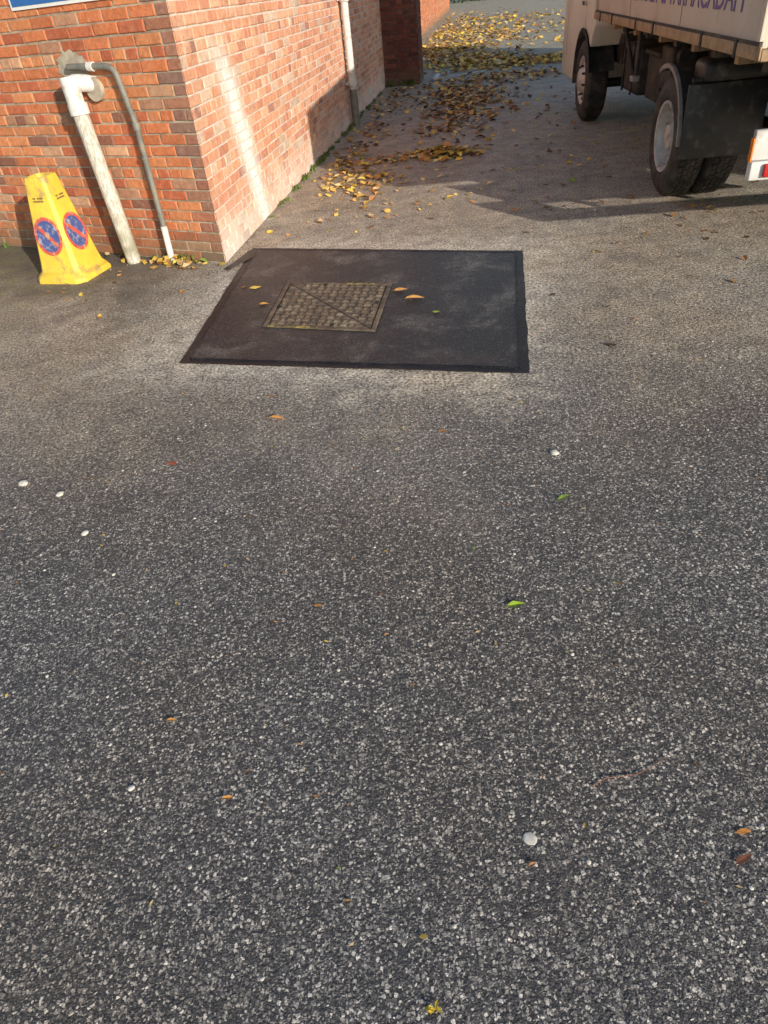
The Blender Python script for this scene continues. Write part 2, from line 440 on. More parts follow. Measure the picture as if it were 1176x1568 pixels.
# pier further down the lane + lane boundary wall
pier=empty('brick_pier')
P0=C+S*10.34; PD=NS.copy();PN=-S
def PF(s,z,n=0): return P0+PD*s+PN*n+Vector((0,0,z))
P1=P0+PD*.68
def PS(s,z,n=0): return P1+S*s+NS*n+Vector((0,0,z))
bricks('pier_front_bricks',PF,.006,.68,0,42,M_BF,pier,pal_d,seed=9,mit1=1,hdr=2)
bricks('pier_side_bricks',PS,0,.9,0,42,M_BF,pier,pal_d,seed=10,mit0=1,hdr=2)
slab('pier_mortar',PF,.004,.68-mn,-.1,H-.002,-mn,M_MD,pier,thick=.9-mn)
bw=empty('boundary_wall')
Q0=P0+S*.92-NS*.35
def BW(s,z,n=0): return Q0+S*s+NS*n+Vector((0,0,z))
bricks('boundary_bricks',BW,0.02,34,0,18,M_BF,bw,pal_f,seed=12,hdr=4)
slab('boundary_mortar',BW,0.02,34,-.1,18*.0745,-mn,M_MF,bw,thick=.2)
# ------------------------------------------------------------ pipes
def flake():
    k=NT('flaking_paint')
    x,y,z=k.xyz()
    V=k.comb(k.math('MULTIPLY',x,4),k.math('MULTIPLY',y,4),k.math('MULTIPLY',z,.8))
    nn=k.noise(20,5,.75,vec=V)
    col=k.mix(k.mr(nn,.46,.58),(.66,.63,.56),(.40,.38,.31))
    g2=k.math('MULTIPLY',k.mr(z,.0,.45,1,0),k.mr(k.noise(9,4,.6),.3,.6))
    col=k.mix(g2,col,(.25,.25,.16))
    return k.out(col,.7,k.bump(nn,.006),0,.3)
M_FLAKE=flake()
M_GREY=simple('grey_pipe',(.17,.17,.15),.6,var=.3,dirt=(.27,.22,.15),dscale=14)
M_PIPEW=simple('pipe_white',(.68,.67,.64),.5,var=.1,dirt=(.44,.41,.35),dscale=12)
sp=empty('soil_pipe')
b_=FW(.84,-.02,.13); t_=FW(.93,1.09,.13)
tube('pipe',[b_,t_],.056,M_FLAKE,sp,seg=24)
tube('collar',[b_.lerp(t_,.965),t_+Vector((0,0,.03))],.070,M_PIPEW,sp,seg=24)
tube('elbow',[t_,FW(.94,1.25,.13),FW(.84,1.22,-.02)],.055,M_PIPEW,sp,seg=24,bevel_joint=.06)
tube('cap',[FW(.935,1.12,.13),FW(.943,1.285,.13)],.061,M_PIPEW,sp,seg=24)
tube('wall_boss',[FW(.83,1.19,.035),FW(.83,1.19,.0)],.075,M_CONC,sp,seg=24)
gp=empty('waste_pipe')
tube('pipe',[FW(1.0,1.335,.045),FW(.63,1.325,.045),FW(.56,1.30,.045),FW(.50,.96,.045),FW(.50,.22,.05)],.021,M_GREY,gp,bevel_joint=.045)
tube('coupling',[FW(.50,.98,.045),FW(.50,.93,.045)],.029,M_GREY,gp)
tube('coupling_b',[FW(.80,1.33,.045),FW(.75,1.328,.045)],.029,M_PIPEW,gp)
tube('pipe_end',[FW(.50,.27,.05),FW(.50,.0,.06)],.025,M_PIPEW,gp)
for zz in (.75,.35): tube('clip',[FW(.50,zz+.01,.05),FW(.50,zz-.01,.05)],.027,M_GREY,gp)
dp=empty('drainpipe')
tube('pipe',[SW(6.08,.42,.085),SW(6.08,3.1,.085)],.050,M_PIPEW,dp,seg=20)
tube('pipe_lower',[SW(6.08,-.01,.085),SW(6.08,.45,.085)],.056,M_GREY,dp,seg=20)
for zz in (1.46,2.6,.5): tube('collar',[SW(6.08,zz,.085),SW(6.08,zz+.07,.085)],.066,M_PIPEW,dp,seg=20); tube('bracket',[SW(5.97,zz+.03,.02),SW(6.19,zz+.03,.02)],.018,M_PIPEW,dp)
# white gate post beyond the pier
po=empty('gate_post',(2.82,26.6,0))
box('post',-.07,.07,-.07,.07,0,1.15,M_PIPEW,po,.01); box('post_cap',-.09,.09,-.09,.09,1.152,1.2,M_PIPEW,po,.015)

# blue sign
sg=empty('wall_sign')
M_BLUE=simple('sign_blue',(.03,.14,.42),.4,var=.06); M_WHITE=simple('sign_white',(.78,.78,.76),.5,var=.05)
slab('board',FW,.33,1.42,1.685,2.3,.012,M_WHITE,sg,thick=.01)
slab('face',FW,.35,1.40,1.705,2.28,.015,M_BLUE,sg,thick=.002)
tx=bpy.data.curves.new('lettering','FONT'); tx.body='PRIVATE\nCAR PARK'; tx.size=.2; tx.align_x='CENTER'; tx.align_y='CENTER'; tx.extrude=.001
to=bpy.data.objects.new('lettering',tx); COL.objects.link(to); to.parent=sg; tx.materials.append(M_WHITE)
to.matrix_world=Matrix.Translation(FW(.875,1.98,.018))@Matrix((( -L.x,0,NL.x),(-L.y,0,NL.y),(0,1,0))).to_4x4()

# ------------------------------------------------------------ no-parking cone
cone=empty('no_parking_cone',(-2.22,5.64,0),D2R(-64+45))
M_CY=simple('cone_yellow',(.80,.54,.06),.55,var=.12,scale=7,dirt=(.42,.30,.10),dscale=8,dlo=.48,dhi=.70,bump=.0015)
M_CB=simple('sign_blue_worn',(.07,.10,.28),.5,var=.2,scale=30,dirt=(.34,.34,.42),dscale=25,dlo=.50,dhi=.66)
M_CR=simple('sign_red_worn',(.55,.09,.07),.5,var=.2,scale=30,dirt=(.55,.32,.18),dscale=25,dlo=.48,dhi=.66)
M_CAP=simple('caption_dark',(.10,.08,.06),.6)
def ring8(h,c,z):
    return [(h-c,-h,z),(h,-h+c,z),(h,h-c,z),(h-c,h,z),(-h+c,h,z),(-h,h-c,z),(-h,-h+c,z),(-h+c,-h,z)]
prof=[(.225,.06,0),(.225,.06,.025),(.215,.06,.04),(.180,.035,.075),(.168,.03,.13),(.098,.02,.66),(.092,.02,.70),(.088,.02,.725),(.078,.02,.725),(.074,.02,.60)]
v=[];f=[]
for h,c,z in prof: v+=ring8(h,c,z)
for j in range(len(prof)-1):
    for i in range(8):
        k=(i+1)%8; f.append((j*8+i,j*8+k,(j+1)*8+k,(j+1)*8+i))
f.append(tuple((len(prof)-1)*8+i for i in range(8)))
cb=mesh('cone_body',v,f,M_CY,cone); bev(cb,.006,3)
def face_disc(side):
    n=40
    ang=side*math.pi/2
    slope=(.168-.098)/(.66-.13)
    def P(a,b,off):
        z=.33+b*math.cos(math.atan(slope)); h=.168-(z-.13)*slope+off
        return Matrix.Rotation(ang,3,'Z')@Vector((a,-h,z))
    def disc(name,r0,r1,off,mat):
        v=[];f=[]
        for i in range(n):
            t=2*math.pi*i/n
            v+=[P(r0*math.cos(t),r0*math.sin(t)*1.15,off),P(r1*math.cos(t),r1*math.sin(t)*1.15,off)]
        for i in range(n):
            j=(i+1)%n; f.append((2*i,2*i+1,2*j+1,2*j))
        mesh(name,v,f,mat,cone)
    disc('symbol_blue',.0005,.100,.0025,M_CB); disc('symbol_ring',.097,.119,.004,M_CR)
    w=.011;q=.098*.7071
    v=[P(-q-w,q-w,.0045),P(-q+w,q+w,.0045),P(q+w,-q+w,.0045),P(q-w,-q-w,.0045)]
    mesh('symbol_bar',v,[(0,3,2,1)],M_CR,cone)
    for r,z0 in enumerate((.255,.235)):
        for i in range(7):
            if r==0 and i==2: continue
            x=-.042+i*.013
            v=[P(x,z0,.003),P(x+.009,z0,.003),P(x+.009,z0+.013,.003),P(x,z0+.013,.003)]
            mesh('caption',v,[(0,1,2,3)],M_CAP,cone)
for s_ in range(4): face_disc(s_)

# ------------------------------------------------------------ truck
TR=empty('parked_truck',(2.56,5.87,0),-math.atan2(.129,.992))
def rubber():
    k=NT('tyre_rubber'); c=k.mix(k.mr(k.noise(10,5,.7),.35,.7),(.020,.020,.021),(.085,.077,.066))
    return k.out(c,.75,k.bump(k.noise(90,3),.001),0,.4)
M_RUB=rubber()
M_RIM=simple('rim_silver',(.58,.57,.54),.45,metal=.2,var=.2,scale=9,dirt=(.26,.21,.15),dscale=10,dlo=.45)
M_CHAS=simple('chassis_black',(.028,.027,.026),.65,var=.4,dirt=(.10,.085,.065),dscale=7)
M_MUD=simple('mudguard_black',(.022,.023,.024),.42,var=.2,dirt=(.09,.08,.07),dscale=10,dlo=.5)
M_EDGE=simple('mudguard_edge',(.26,.24,.22),.5,dirt=(.10,.08,.07))
M_BOARD=simple('body_board',(.60,.53,.45),.7,var=.07,scale=5,dirt=(.48,.41,.33),dscale=2.5,bump=.001)
M_WOOD=simple('floor_rail_wood',(.38,.26,.15),.8,var=.3,scale=18,dirt=(.16,.11,.07),dscale=9)
M_CREAM=simple('cab_paint',(.80,.77,.68),.35,var=.05,dirt=(.55,.49,.39),dscale=4,dlo=.55,dhi=.8)
M_GLASS=simple('dark_glass',(.012,.014,.016),.08,var=0)
M_PUR=simple('lettering_purple',(.15,.10,.30),.6,var=.15)
M_AMB=simple('reflector_amber',(.75,.22,.02),.3); M_RED=simple('lamp_red',(.45,.02,.02),.3); M_TW=simple('bar_white',(.66,.66,.64),.5,var=.08,dirt=(.3,.28,.25),dlo=.45)
W=2.08
def wheel(name,x,y,r,w,side,front=False):
    e=empty(name,(x,y,r)); e.parent=TR
    if side>0: e.rotation_euler=(0,0,math.pi)
    rr=r*.60
    prof=[(-.0,rr),(-.012,rr+.015),(-.022,r*.74),(-.018,r*.86),(.005,r*.955),(.022,r*.99),(w*.5,r),(w-.022,r*.99),(w-.005,r*.955),(w+.018,r*.86),(w+.02,r*.74),(w,rr)]
    lathe('tyre',prof,M_RUB,e,seg=64)
    v=[];f=[]
    n=56
    for i in range(n):
        for k in range(4):
            t0=2*math.pi*(i+.1+.5*(k%2))/n; t1=2*math.pi*(i+.84+.5*(k%2))/n
            a0_=.022+k*(w-.044)/4+.006; a1_=.022+(k+1)*(w-.044)/4-.006
            b=len(v)
            for rad in (r-.004,r+.006):
                for (a_,t) in ((a0_,t0),(a1_,t0),(a1_,t1),(a0_,t1)): v.append((a_,rad*math.cos(t),rad*math.sin(t)))
            f+=[(b+4,b+5,b+6,b+7),(b,b+1,b+5,b+4),(b+1,b+2,b+6,b+5),(b+2,b+3,b+7,b+6),(b+3,b,b+4,b+7)]
    mesh('tread',v,f,M_RUB,e)
    if front: rim=[(.0,rr),(-.01,rr-.006),(0,rr-.03),(.03,rr-.05),(.02,rr-.08),(-.02,r*.28),(-.05,r*.22),(-.055,.001)]
    else: rim=[(.0,rr),(-.012,rr-.004),(-.008,rr-.02),(.02,rr-.03),(.10,rr-.045),(.125,rr-.08),(.11,r*.30),(.08,r*.26),(.02,r*.20),(.01,.001)]
    lathe('rim',rim,M_RIM,e,seg=48)
    for i in range(6 if not front else 8):
        t=2*math.pi*i/(6 if not front else 8)+.2
        a=.115 if not front else -.0; q=r*.37 if not front else r*.36
        tube('nut',[(a+.01,q*math.cos(t),q*math.sin(t)),(a-.03,q*math.cos(t),q*math.sin(t))],.013,M_CHAS,e,seg=6)
    for i in range(6):
        t=2*math.pi*i/6+.7; q=r*.44 if not front else r*.47
        a=.112 if not front else .018
        tube('hand_hole',[(a+.01,q*math.cos(t),q*math.sin(t)),(a-.004,q*math.cos(t),q*math.sin(t))],.024 if not front else .018,M_CHAS,e,seg=12)
    return e
RW=.425; RY=.14
wheel('rear_wheel_outer',.0,RY,RW,.20,-1); wheel('rear_wheel_inner',.25,RY,RW,.20,-1)
wheel('rear_wheel_outer_offside',W-.02,RY,RW,.20,1); wheel('rear_wheel_inner_offside',W-.27,RY,RW,.20,1)
FY=3.93; FR=.43
wheel('front_wheel',-.02,FY,FR,.22,-1,True); wheel('front_wheel_offside',W,FY,FR,.22,1,True)
tube('rear_axle',[(.3,RY,RW),(W-.3,RY,RW)],.06,M_CHAS,TR); tube('front_axle',[(.2,FY,.38),(W-.2,FY,.38)],.05,M_CHAS,TR)
lathe_o=lathe('differential',[(-.16,.01),(-.14,.1),(0,.19),(.14,.1),(.16,.01)],M_CHAS,TR,seg=24); lathe_o.location=(W/2,RY,RW)
for x in (.62,W-.72): 
    box('chassis_rail',x,x+.09,-1.45,5.1,.66,.90,M_CHAS,TR,.006)
    box('leaf_spring',x-.02,x+.05,-.5,.8,.50,.55,M_CHAS,TR,.01); box('hanger',x,x+.05,.7,.8,.5,.655,M_CHAS,TR)
    box('hanger_rear',x,x+.05,-.5,-.42,.5,.655,M_CHAS,TR)
    box('floor_bearer',x-.01,x+.10,-1.55,3.1,.902,1.0,M_WOOD,TR,.004)
yy=-1.45;q=0
while yy<3.1:
    box('cross_member',.06,W-.06,yy,yy+.07,1.002,1.078,M_WOOD if q%2 else M_CHAS,TR,.004); yy+=.46;q+=1
x0=-.06
box('floor',x0,W+.06,-1.65,3.17,1.08,1.135,M_WOOD,TR,.004)
box('side_rail',x0-.014,x0-.0025,-1.65,3.17,1.085,1.15,M_WOOD,TR,.003)
box('side_boards',x0+.004,x0+.035,-1.62,3.14,1.137,2.12,M_BOARD,TR,.004)
box('side_boards_offside',W+.02,W+.055,-1.62,3.14,1.137,2.12,M_BOARD,TR,.004)
box('tailboard',x0+.037,W+.018,-1.62,-1.58,1.137,2.12,M_BOARD,TR,.004)
box('headboard',x0+.037,W+.018,3.10,3.14,1.137,2.2,M_BOARD,TR,.004)
box('lower_batten',x0-.011,x0+.0035,-1.62,3.14,1.152,1.165,M_CHAS,TR)
for y in (-1.63,3.08): box('side_post',x0-.018,x0+.0035,y,y+.05,1.17,2.115,M_BOARD,TR,.004)
for y in (-.05,1.55): box('board_joint',x0+.001,x0+.0035,y,y+.008,1.167,2.118,M_WOOD,TR)
for y in (-1.3,-.65,.6,1.2,2.2,2.8): box('rail_clamp',x0-.022,x0-.0145,y,y+.035,1.075,1.16,M_CHAS,TR,.003)
box('top_rail',x0-.02,x0+.045,-1.65,3.17,2.122,2.16,M_BOARD,TR,.004)
tx=bpy.data.curves.new('body_lettering','FONT'); tx.body='ASPHALT & TARMACADAM'; tx.size=.23; tx.extrude=.001; tx.align_x='RIGHT'
to=bpy.data.objects.new('body_lettering',tx); COL.objects.link(to); to.parent=TR; tx.materials.append(M_PUR)
to.matrix_local=Matrix.Translation((x0+.001,-1.25,1.285))@Matrix(((0,0,-1),(-1,0,0),(0,1,0))).to_4x4()
def guard(name,xa,xb,r,a0,a1,mat,th=.012,n=24):
    v=[];f=[]
    for i in range(n+1):
        t=D2R(a0+(a1-a0)*i/n)
        for x,rad in ((xa,r),(xb,r),(xb,r+th),(xa,r+th)):
            v.append((x,RY+rad*math.cos(t),RW+rad*math.sin(t)))
    for i in range(n):
        for k in range(4):
            l=(k+1)%4; f.append((4*i+k,4*i+l,4*i+4+l,4*i+4+k))
    f+= [(0,1,2,3),(4*n+3,4*n+2,4*n+1,4*n)]
    o=fixn(mesh(name,v,f,mat,TR,smooth=True))
    e=o.modifiers.new('e','EDGE_SPLIT'); e.split_angle=D2R(40)
guard('mudguard',-.02,.52,.485,62,182,M_MUD); guard('mudguard_edge',-.045,-.021,.47,62,178,M_EDGE,th=.03)
guard('mudguard_offside',W-.54,W+.0,.485,62,182,M_MUD)
for xa in (-.03,W-.52):
    box('mudflap',xa,xa+.56,RY-.535,RY-.515,.36,.84,M_MUD,TR,.006)
    box('mudflap_top',xa+.08,xa+.58,RY-.56,RY-.30,.842,.98,M_MUD,TR,.04)
tube('guard_stay',[(.0,RY-.5,.86),(.6,RY-.5,.86)],.015,M_CHAS,TR)
box('battery_box',.28,.62,1.55,2.05,.45,.82,M_CHAS,TR,.015); box('battery_lid',.25,.64,1.52,2.08,.822,.86,M_CHAS,TR,.01)
box('tank',.25,.60,2.35,3.05,.42,.86,M_CHAS,TR,.05)
tube('tank_strap',[(.24,2.5,.42),(.24,2.5,.88)],.012,M_CHAS,TR); tube('tank_strap',[(.24,2.9,.42),(.24,2.9,.88)],.012,M_CHAS,TR)
box('hydraulic_unit',.2,.5,.95,1.3,.62,.95,M_CHAS,TR,.02)
tube('air_cylinder',[(.30,.85,.88),(.30,1.35,.88)],.07,M_CHAS,TR)
box('light_bracket',.02,.05,1.42,1.48,.72,1.07,M_CHAS,TR,.005); box('side_marker',-.01,.06,1.40,1.50,.67,.715,M_EDGE,TR,.005)
tube('side_stay',[(.05,2.2,1.08),(.2,2.2,.6)],.02,M_CHAS,TR); tube('propshaft',[(W/2,.3,.5),(W/2,3.6,.75)],.05,M_CHAS,TR)
tube('exhaust',[(1.3,3.3,.5),(1.35,.9,.5)],.07,M_CHAS,TR)
box('shadow_fill_panel',.22,W-.05,-1.60,-1.57,.66,1.0,M_CHAS,TR,.006)  # added under the bed to close the sunlit gap in the truck's shadow
box('spare_carrier',.75,W-.75,-1.3,-.75,.50,.64,M_CHAS,TR,.03)
box('underrun_bar',-.02,W+.02,-1.72,-1.66,.50,.60,M_TW,TR,.008)
box('light_board',-.02,.42,-1.70,-1.66,.602,.76,M_TW,TR,.008); box('reflector_amber',-.028,-.0205,-1.71,-1.67,.60,.72,M_AMB,TR)
box('tail_lamp',.05,.36,-1.745,-1.722,.52,.59,M_RED,TR,.006); box('tail_lamp_offside',W-.36,W-.05,-1.745,-1.722,.52,.59,M_RED,TR,.006)
for x in (.64,W-.70): box('bar_hanger',x,x+.06,-1.655,-1.61,.60,1.07,M_CHAS,TR)
box('number_plate',.8,1.3,-1.735,-1.723,.505,.595,simple('plate_yellow',(.7,.52,.05),.4,var=.05),TR)
prof=[(3.44,.94),(3.38,1.0),(3.38,2.22),(3.60,2.34),(4.75,2.34),(5.0,2.2),(5.45,1.35),(5.58,1.15),(5.62,.42),(5.45,.36),(4.52,.36)]
for i in range(9):
    t=D2R(-5+i*(140)/8); prof.append((FY+.54*math.cos(t),.42+.52*math.sin(t)))
n=len(prof); v=[(.0,y,z) for y,z in prof]+[(W,y,z) for y,z in prof]
v=[((x-.03+.10*max(0,(z-1.25)) if x==0 else x+.03-.10*max(0,(z-1.25))),y,z) for x,y,z in v]
f=[tuple(range(n))[::-1],tuple(range(n,2*n))]+[(i,(i+1)%n,n+(i+1)%n,n+i) for i in range(n)]
cab=fixn(mesh('cab',v,f,M_CREAM,TR)); bev(cab,.025,3)
def onside(name,poly,off,mat,sd=0):
    vv=[]
    for y,z in poly:
        x=-.03+.10*max(0,z-1.25)-off
        vv.append((x if sd==0 else W-x,y,z))
    mesh(name,vv,[tuple(range(len(poly)))],mat,TR)
for sd in (0,1):
    onside('door_window',[(3.98,1.42),(5.12,1.42),(4.78,2.1),(4.02,2.14)],.006,M_GLASS,sd)
    onside('door_seam',[(3.90,.98),(3.912,.98),(3.912,1.24),(3.90,1.24)],.004,M_CHAS,sd); onside('door_seam_front',[(5.2,.6),(5.212,.6),(5.212,1.24),(5.2,1.24)],.004,M_CHAS,sd)
    onside('door_handle',[(4.0,1.18),(4.16,1.18),(4.16,1.22),(4.0,1.22)],.012,M_CHAS,sd)
mesh('windscreen',[(.22,5.0,2.13),(W-.22,5.0,2.13),(W-.14,5.43,1.42),(.14,5.43,1.42)],[(0,1,2,3)],M_GLASS,TR).location=(0,.035,.01)
box('rear_window',.5,W-.5,3.370,3.377,1.45,1.95,M_GLASS,TR)
box('cab_mount',.3,W-.3,3.3,5.3,.62,.90,M_CHAS,TR)
v=[];f=[]
for i in range(17):
    t=D2R(-8+i*172/16)
    for x,rd in ((-.05,.515),(-.05,.57),(.25,.515)): v.append((x,FY+rd*math.cos(t),.42+rd*.965*math.sin(t)))
for i in range(16):
    a=3*i; f+=[(a,a+3,a+4,a+1),(a,a+2,a+5,a+3)]
mesh('wheel_arch_trim',v,f,M_CHAS,TR,smooth=True)
tube('mirror_arm',[(.02,5.05,1.5),(-.22,5.1,1.55),(-.22,5.1,2.0)],.012,M_CHAS,TR); box('mirror',-.30,-.14,5.07,5.12,1.55,1.98,M_CHAS,TR,.02)

# ------------------------------------------------------------ unseen house on the right, added and sized to shade the lane
M_RH=simple('shade_house_render',(.5,.46,.38),.9,var=.15,scale=3)
rh=empty('shade_house')
box('shade_house_walls',7.0,13,.1,6.3,0,5.6,M_RH,rh)
mesh('roof',[(6.7,-.2,5.602),(13.3,-.2,5.602),(13.3,6.6,5.602),(6.7,6.6,5.602),(10,1.5,7.4),(10,4.9,7.4)],[(0,1,4),(1,2,5,4),(2,3,5),(3,0,4,5)],M_ROOF,rh)
for y in (1.2,4.0):
    for z in (.9,3.3): box('shade_house_window_frame',6.97,6.998,y,y+1.2,z,z+1.2,M_FASC,rh); box('shade_house_window_glass',6.96,6.969,y+.08,y+1.12,z+.08,z+1.12,M_GLASS,rh)

# ------------------------------------------------------------ leaves
def leafmat():
    k=NT('dead_leaf'); c=k.attr('pcol'); c=k.mix(1.,c,k.ramp(k.noise(70,3,.6),[(.3,(.7,.66,.6)),(.7,(1.2,1.2,1.15))]),'MULTIPLY')
    return k.out(c,.6,None,0,.3)
M_LEAF=leafmat()
YEL=(.80,.58,.12);YE2=(.70,.44,.12);BRN=(.34,.18,.08);OR=(.58,.28,.09);TAN=(.64,.49,.27);GRN=(.26,.38,.07);DK=(.12,.07,.04)
def leaf(v,f,c,x,y,z,size,rot,col,rr,tilt=.35,wr=.55,flat=1.):
    b=len(v)
    out=[(-.62,0),(-.45,.0),(-.30,.30),(-.05,.46),(.2,.34),(.38,.18),(.55,0),(.38,-.18),(.2,-.34),(-.05,-.46),(-.30,-.30)]
    R_=Matrix.Rotation(rot,3,'Z')@Matrix.Rotation(rr.uniform(-tilt,tilt),3,'X')@Matrix.Rotation(rr.uniform(-tilt,tilt),3,'Y')
    curl=rr.uniform(-.2,.8)*flat; bend=rr.uniform(-.3,.5)*flat
    tmp=[]
    for (a,w) in [(0,0)]+out:
        w2=w*wr*1.5*rr.uniform(.75,1.25)
        tmp.append(R_@Vector((a*size*rr.uniform(.92,1.08),w2*size,(abs(w)*curl*.6+a*a*bend*.6)*size)))
    mz=min(p.z for p in tmp)
    for i,p in enumerate(tmp):
        v.append((x+p.x,y+p.y,z+p.z-mz+.002)); 
        q=1.15 if i==0 else rr.uniform(.8,1.08); c.append(tuple(k_*q for k_ in col))
    n=len(out)
    for i in range(n): f.append((b,b+1+i,b+1+(i+1)%n))
def pick(rr,w): return Vector(rr.choices([YEL,YE2,BRN,OR,TAN,GRN,DK],w)[0])*rr.uniform(.65,1.15)
LV,LF,LC=[],[],[]
rr=random.Random(21)
WY=[6,4,3,2,6,.5,1]; WB=[1.5,2.5,6,3,5,.2,3]
def on_wall(x,y):
    p=Vector((x,y,0))-C; return p.dot(NS)<.02 and p.dot(NL)<.02
def in_pier(x,y):
    p=Vector((x,y,0))-P0; return p.dot(NS)<.72 and -.04<p.dot(S)<1.0
def cluster(cx,cy,sx,sy,n,w,ang=0,s0=.05,s1=.10,pile=0.):
    ca,sa=math.cos(ang),math.sin(ang)
    for _ in range(n):
        a=rr.gauss(0,sx);b=rr.gauss(0,sy); x=cx+a*ca-b*sa; y=cy+a*sa+b*ca
        if on_wall(x,y) or in_pier(x,y): continue
        q=math.exp(-(a*a/sx/sx+b*b/sy/sy))
        leaf(LV,LF,LC,x,y,rr.uniform(0,pile)*q,rr.uniform(s0,s1),rr.uniform(0,6.28),pick(rr,w),rr,tilt=.45)
cluster(3.2,18.6,.65,.8,700,WY,pile=.05,s0=.08,s1=.15)
cluster(4.2,17.2,.75,.45,480,WY,pile=.05,s0=.08,s1=.15)
cluster(3.0,22.4,.7,1.3,600,WY,pile=.05,s0=.08,s1=.16)
cluster(4.2,27,1.1,3.0,800,WY,s0=.09,s1=.18,pile=.05)
cluster(6.0,33,1.8,5.,800,WY,s0=.1,s1=.2,pile=.03)
cluster(3.1,15.0,.7,.45,420,WB,s0=.06,s1=.12,pile=.04)
cluster(2.15,13.2,.36,.7,560,WB,s0=.06,s1=.12,pile=.05)
cluster(1.75,11.6,.24,.6,240,WB,s0=.06,s1=.11,pile=.02)
cluster(1.4,10.2,.25,.5,80,WB,s0=.06,s1=.11)
cluster(1.15,8.6,.22,.15,230,WY,ang=-.4,s0=.06,s1=.11,pile=.09)
cluster(.6,8.65,.35,.12,80,WY,ang=-.2,s0=.05,s1=.09)
cluster(.22,7.65,.18,.38,170,WY,ang=-.1,s0=.04,s1=.09,pile=.02)
cluster(-.02,8.4,.12,.6,110,WY,ang=-.19,s0=.04,s1=.08)
cluster(.35,10.2,.14,.9,90,WB,ang=-.19)
cluster(.9,13.4,.2,1.0,110,WB,ang=-.19)
cluster(2.2,10.5,1.0,1.8,190,WB,s0=.04,s1=.09)
cluster(1.4,7.4,.9,.7,70,WY,s0=.03,s1=.08)
cluster(.1,6.6,.6,.5,50,WY,s0=.03,s1=.08)
cluster(2.4,5.2,.8,.9,70,WB,s0=.025,s1=.06)
cluster(3.2,5.3,.4,.3,16,WY,s0=.03,s1=.07)
cluster(-1.40,5.62,.15,.07,90,WY,ang=math.atan2(L.y,L.x),s0=.04,s1=.08,pile=.04)
cluster(-1.9,5.93,.2,.05,18,WY,ang=math.atan2(L.y,L.x),s0=.03,s1=.07)
cluster(-1.5,5.3,.5,.3,22,WB,s0=.02,s1=.05)
for _ in range(800):
    x=rr.uniform(-2.6,3.6);y=rr.uniform(.6,8.)
    if on_wall(x,y): continue
    leaf(LV,LF,LC,x,y,0,rr.uniform(.006,.016)*(1+.15*y),rr.uniform(0,6.28),pick(rr,WB),rr,wr=.3,flat=.4,tilt=.15)
for x,y,s_,col,w in [(-.46,2.91,.085,OR,.25),(-.91,2.61,.05,(.45,.12,.07),.4),(.68,2.04,.055,GRN,.3),(.38,1.52,.062,(.32,.45,.05),.28),(-.67,1.23,.03,OR,.3),(-.48,.97,.03,OR,.3),(.73,.74,.034,(.7,.3,.08),.35),(.70,.68,.045,(.22,.09,.06),.3),(.27,4.41,.10,(.7,.36,.12),.45),(.34,4.24,.13,(.72,.38,.12),.3),(-.71,4.79,.08,YEL,.5),(-.63,4.45,.07,(.7,.38,.10),.5),(.45,3.98,.05,(.35,.42,.08),.5),(.30,2.62,.05,BRN,.3),(-.25,1.62,.035,OR,.3),(-.02,.60,.02,(.35,.26,.08),.4),(.24,.72,.022,(.40,.2,.1),.3),(-.5,3.15,.05,(.38,.2,.1),.3)]:
    zz=.010 if (-1.0<x<1.1 and 3.4<y<5.5) else .001
    leaf(LV,LF,LC,x,y,zz,s_,rr.uniform(-.5,.5),col,rr,tilt=.08,wr=w,flat=.45)
for i in range(7):
    leaf(LV,LF,LC,-.015+rr.uniform(-.011,.011),.475+rr.uniform(-.009,.009),rr.uniform(0,.003),.014,i*1.05,(.75,.55,.06),rr,tilt=.3,wr=.5,flat=.5)
mesh('fallen_leaves',LV,LF,M_LEAF,cols=LC)

# pale pebbles
M_PEB=simple('pale_stone',(.66,.63,.56),.8,var=.15,scale=60,dirt=(.45,.42,.36),dscale=90)
pv,pf=[],[]
def pebble(x,y,r,fl=.5):
    bm=bmesh.new(); bmesh.ops.create_icosphere(bm,subdivisions=2,radius=r)
    b=len(pv); a=rr.uniform(0,3)
    for q in bm.verts:
        c=q.co*(1+rr.uniform(-.09,.09)); c=Matrix.Rotation(a,3,'Z')@Vector((c.x*1.08,c.y*.94,c.z*fl)); pv.append((x+c.x,y+c.y,c.z+r*fl*.4))
    for q in bm.faces: pf.append(tuple(b+k.index for k in q.verts))
    bm.free()
for x,y,r in [(-1.57,2.59,.022),(-1.37,2.47,.017),(-1.18,2.17,.015),(.73,2.35,.018),(-.74,1.03,.009),(.25,.78,.0165),(-1.0,1.9,.007),(.5,1.3,.006)]: pebble(x,y,r,.12 if r==.0165 else .45)
for _ in range(260):
    x=rr.uniform(-2.,2.6);y=rr.uniform(.5,6.5)
    if on_wall(x,y): continue
    pebble(x,y,rr.uniform(.003,.006),.4)
mesh('pale_pebbles',pv,pf,M_PEB)
tube('twig',[(.43,.89,.002),(.47,.905,.004),(.54,.905,.003),(.60,.925,.003),(.64,.95,.003)],[.0009,.001,.0009,.0007,.0005],simple('twig_bark',(.26,.12,.08),.8),seg=6)

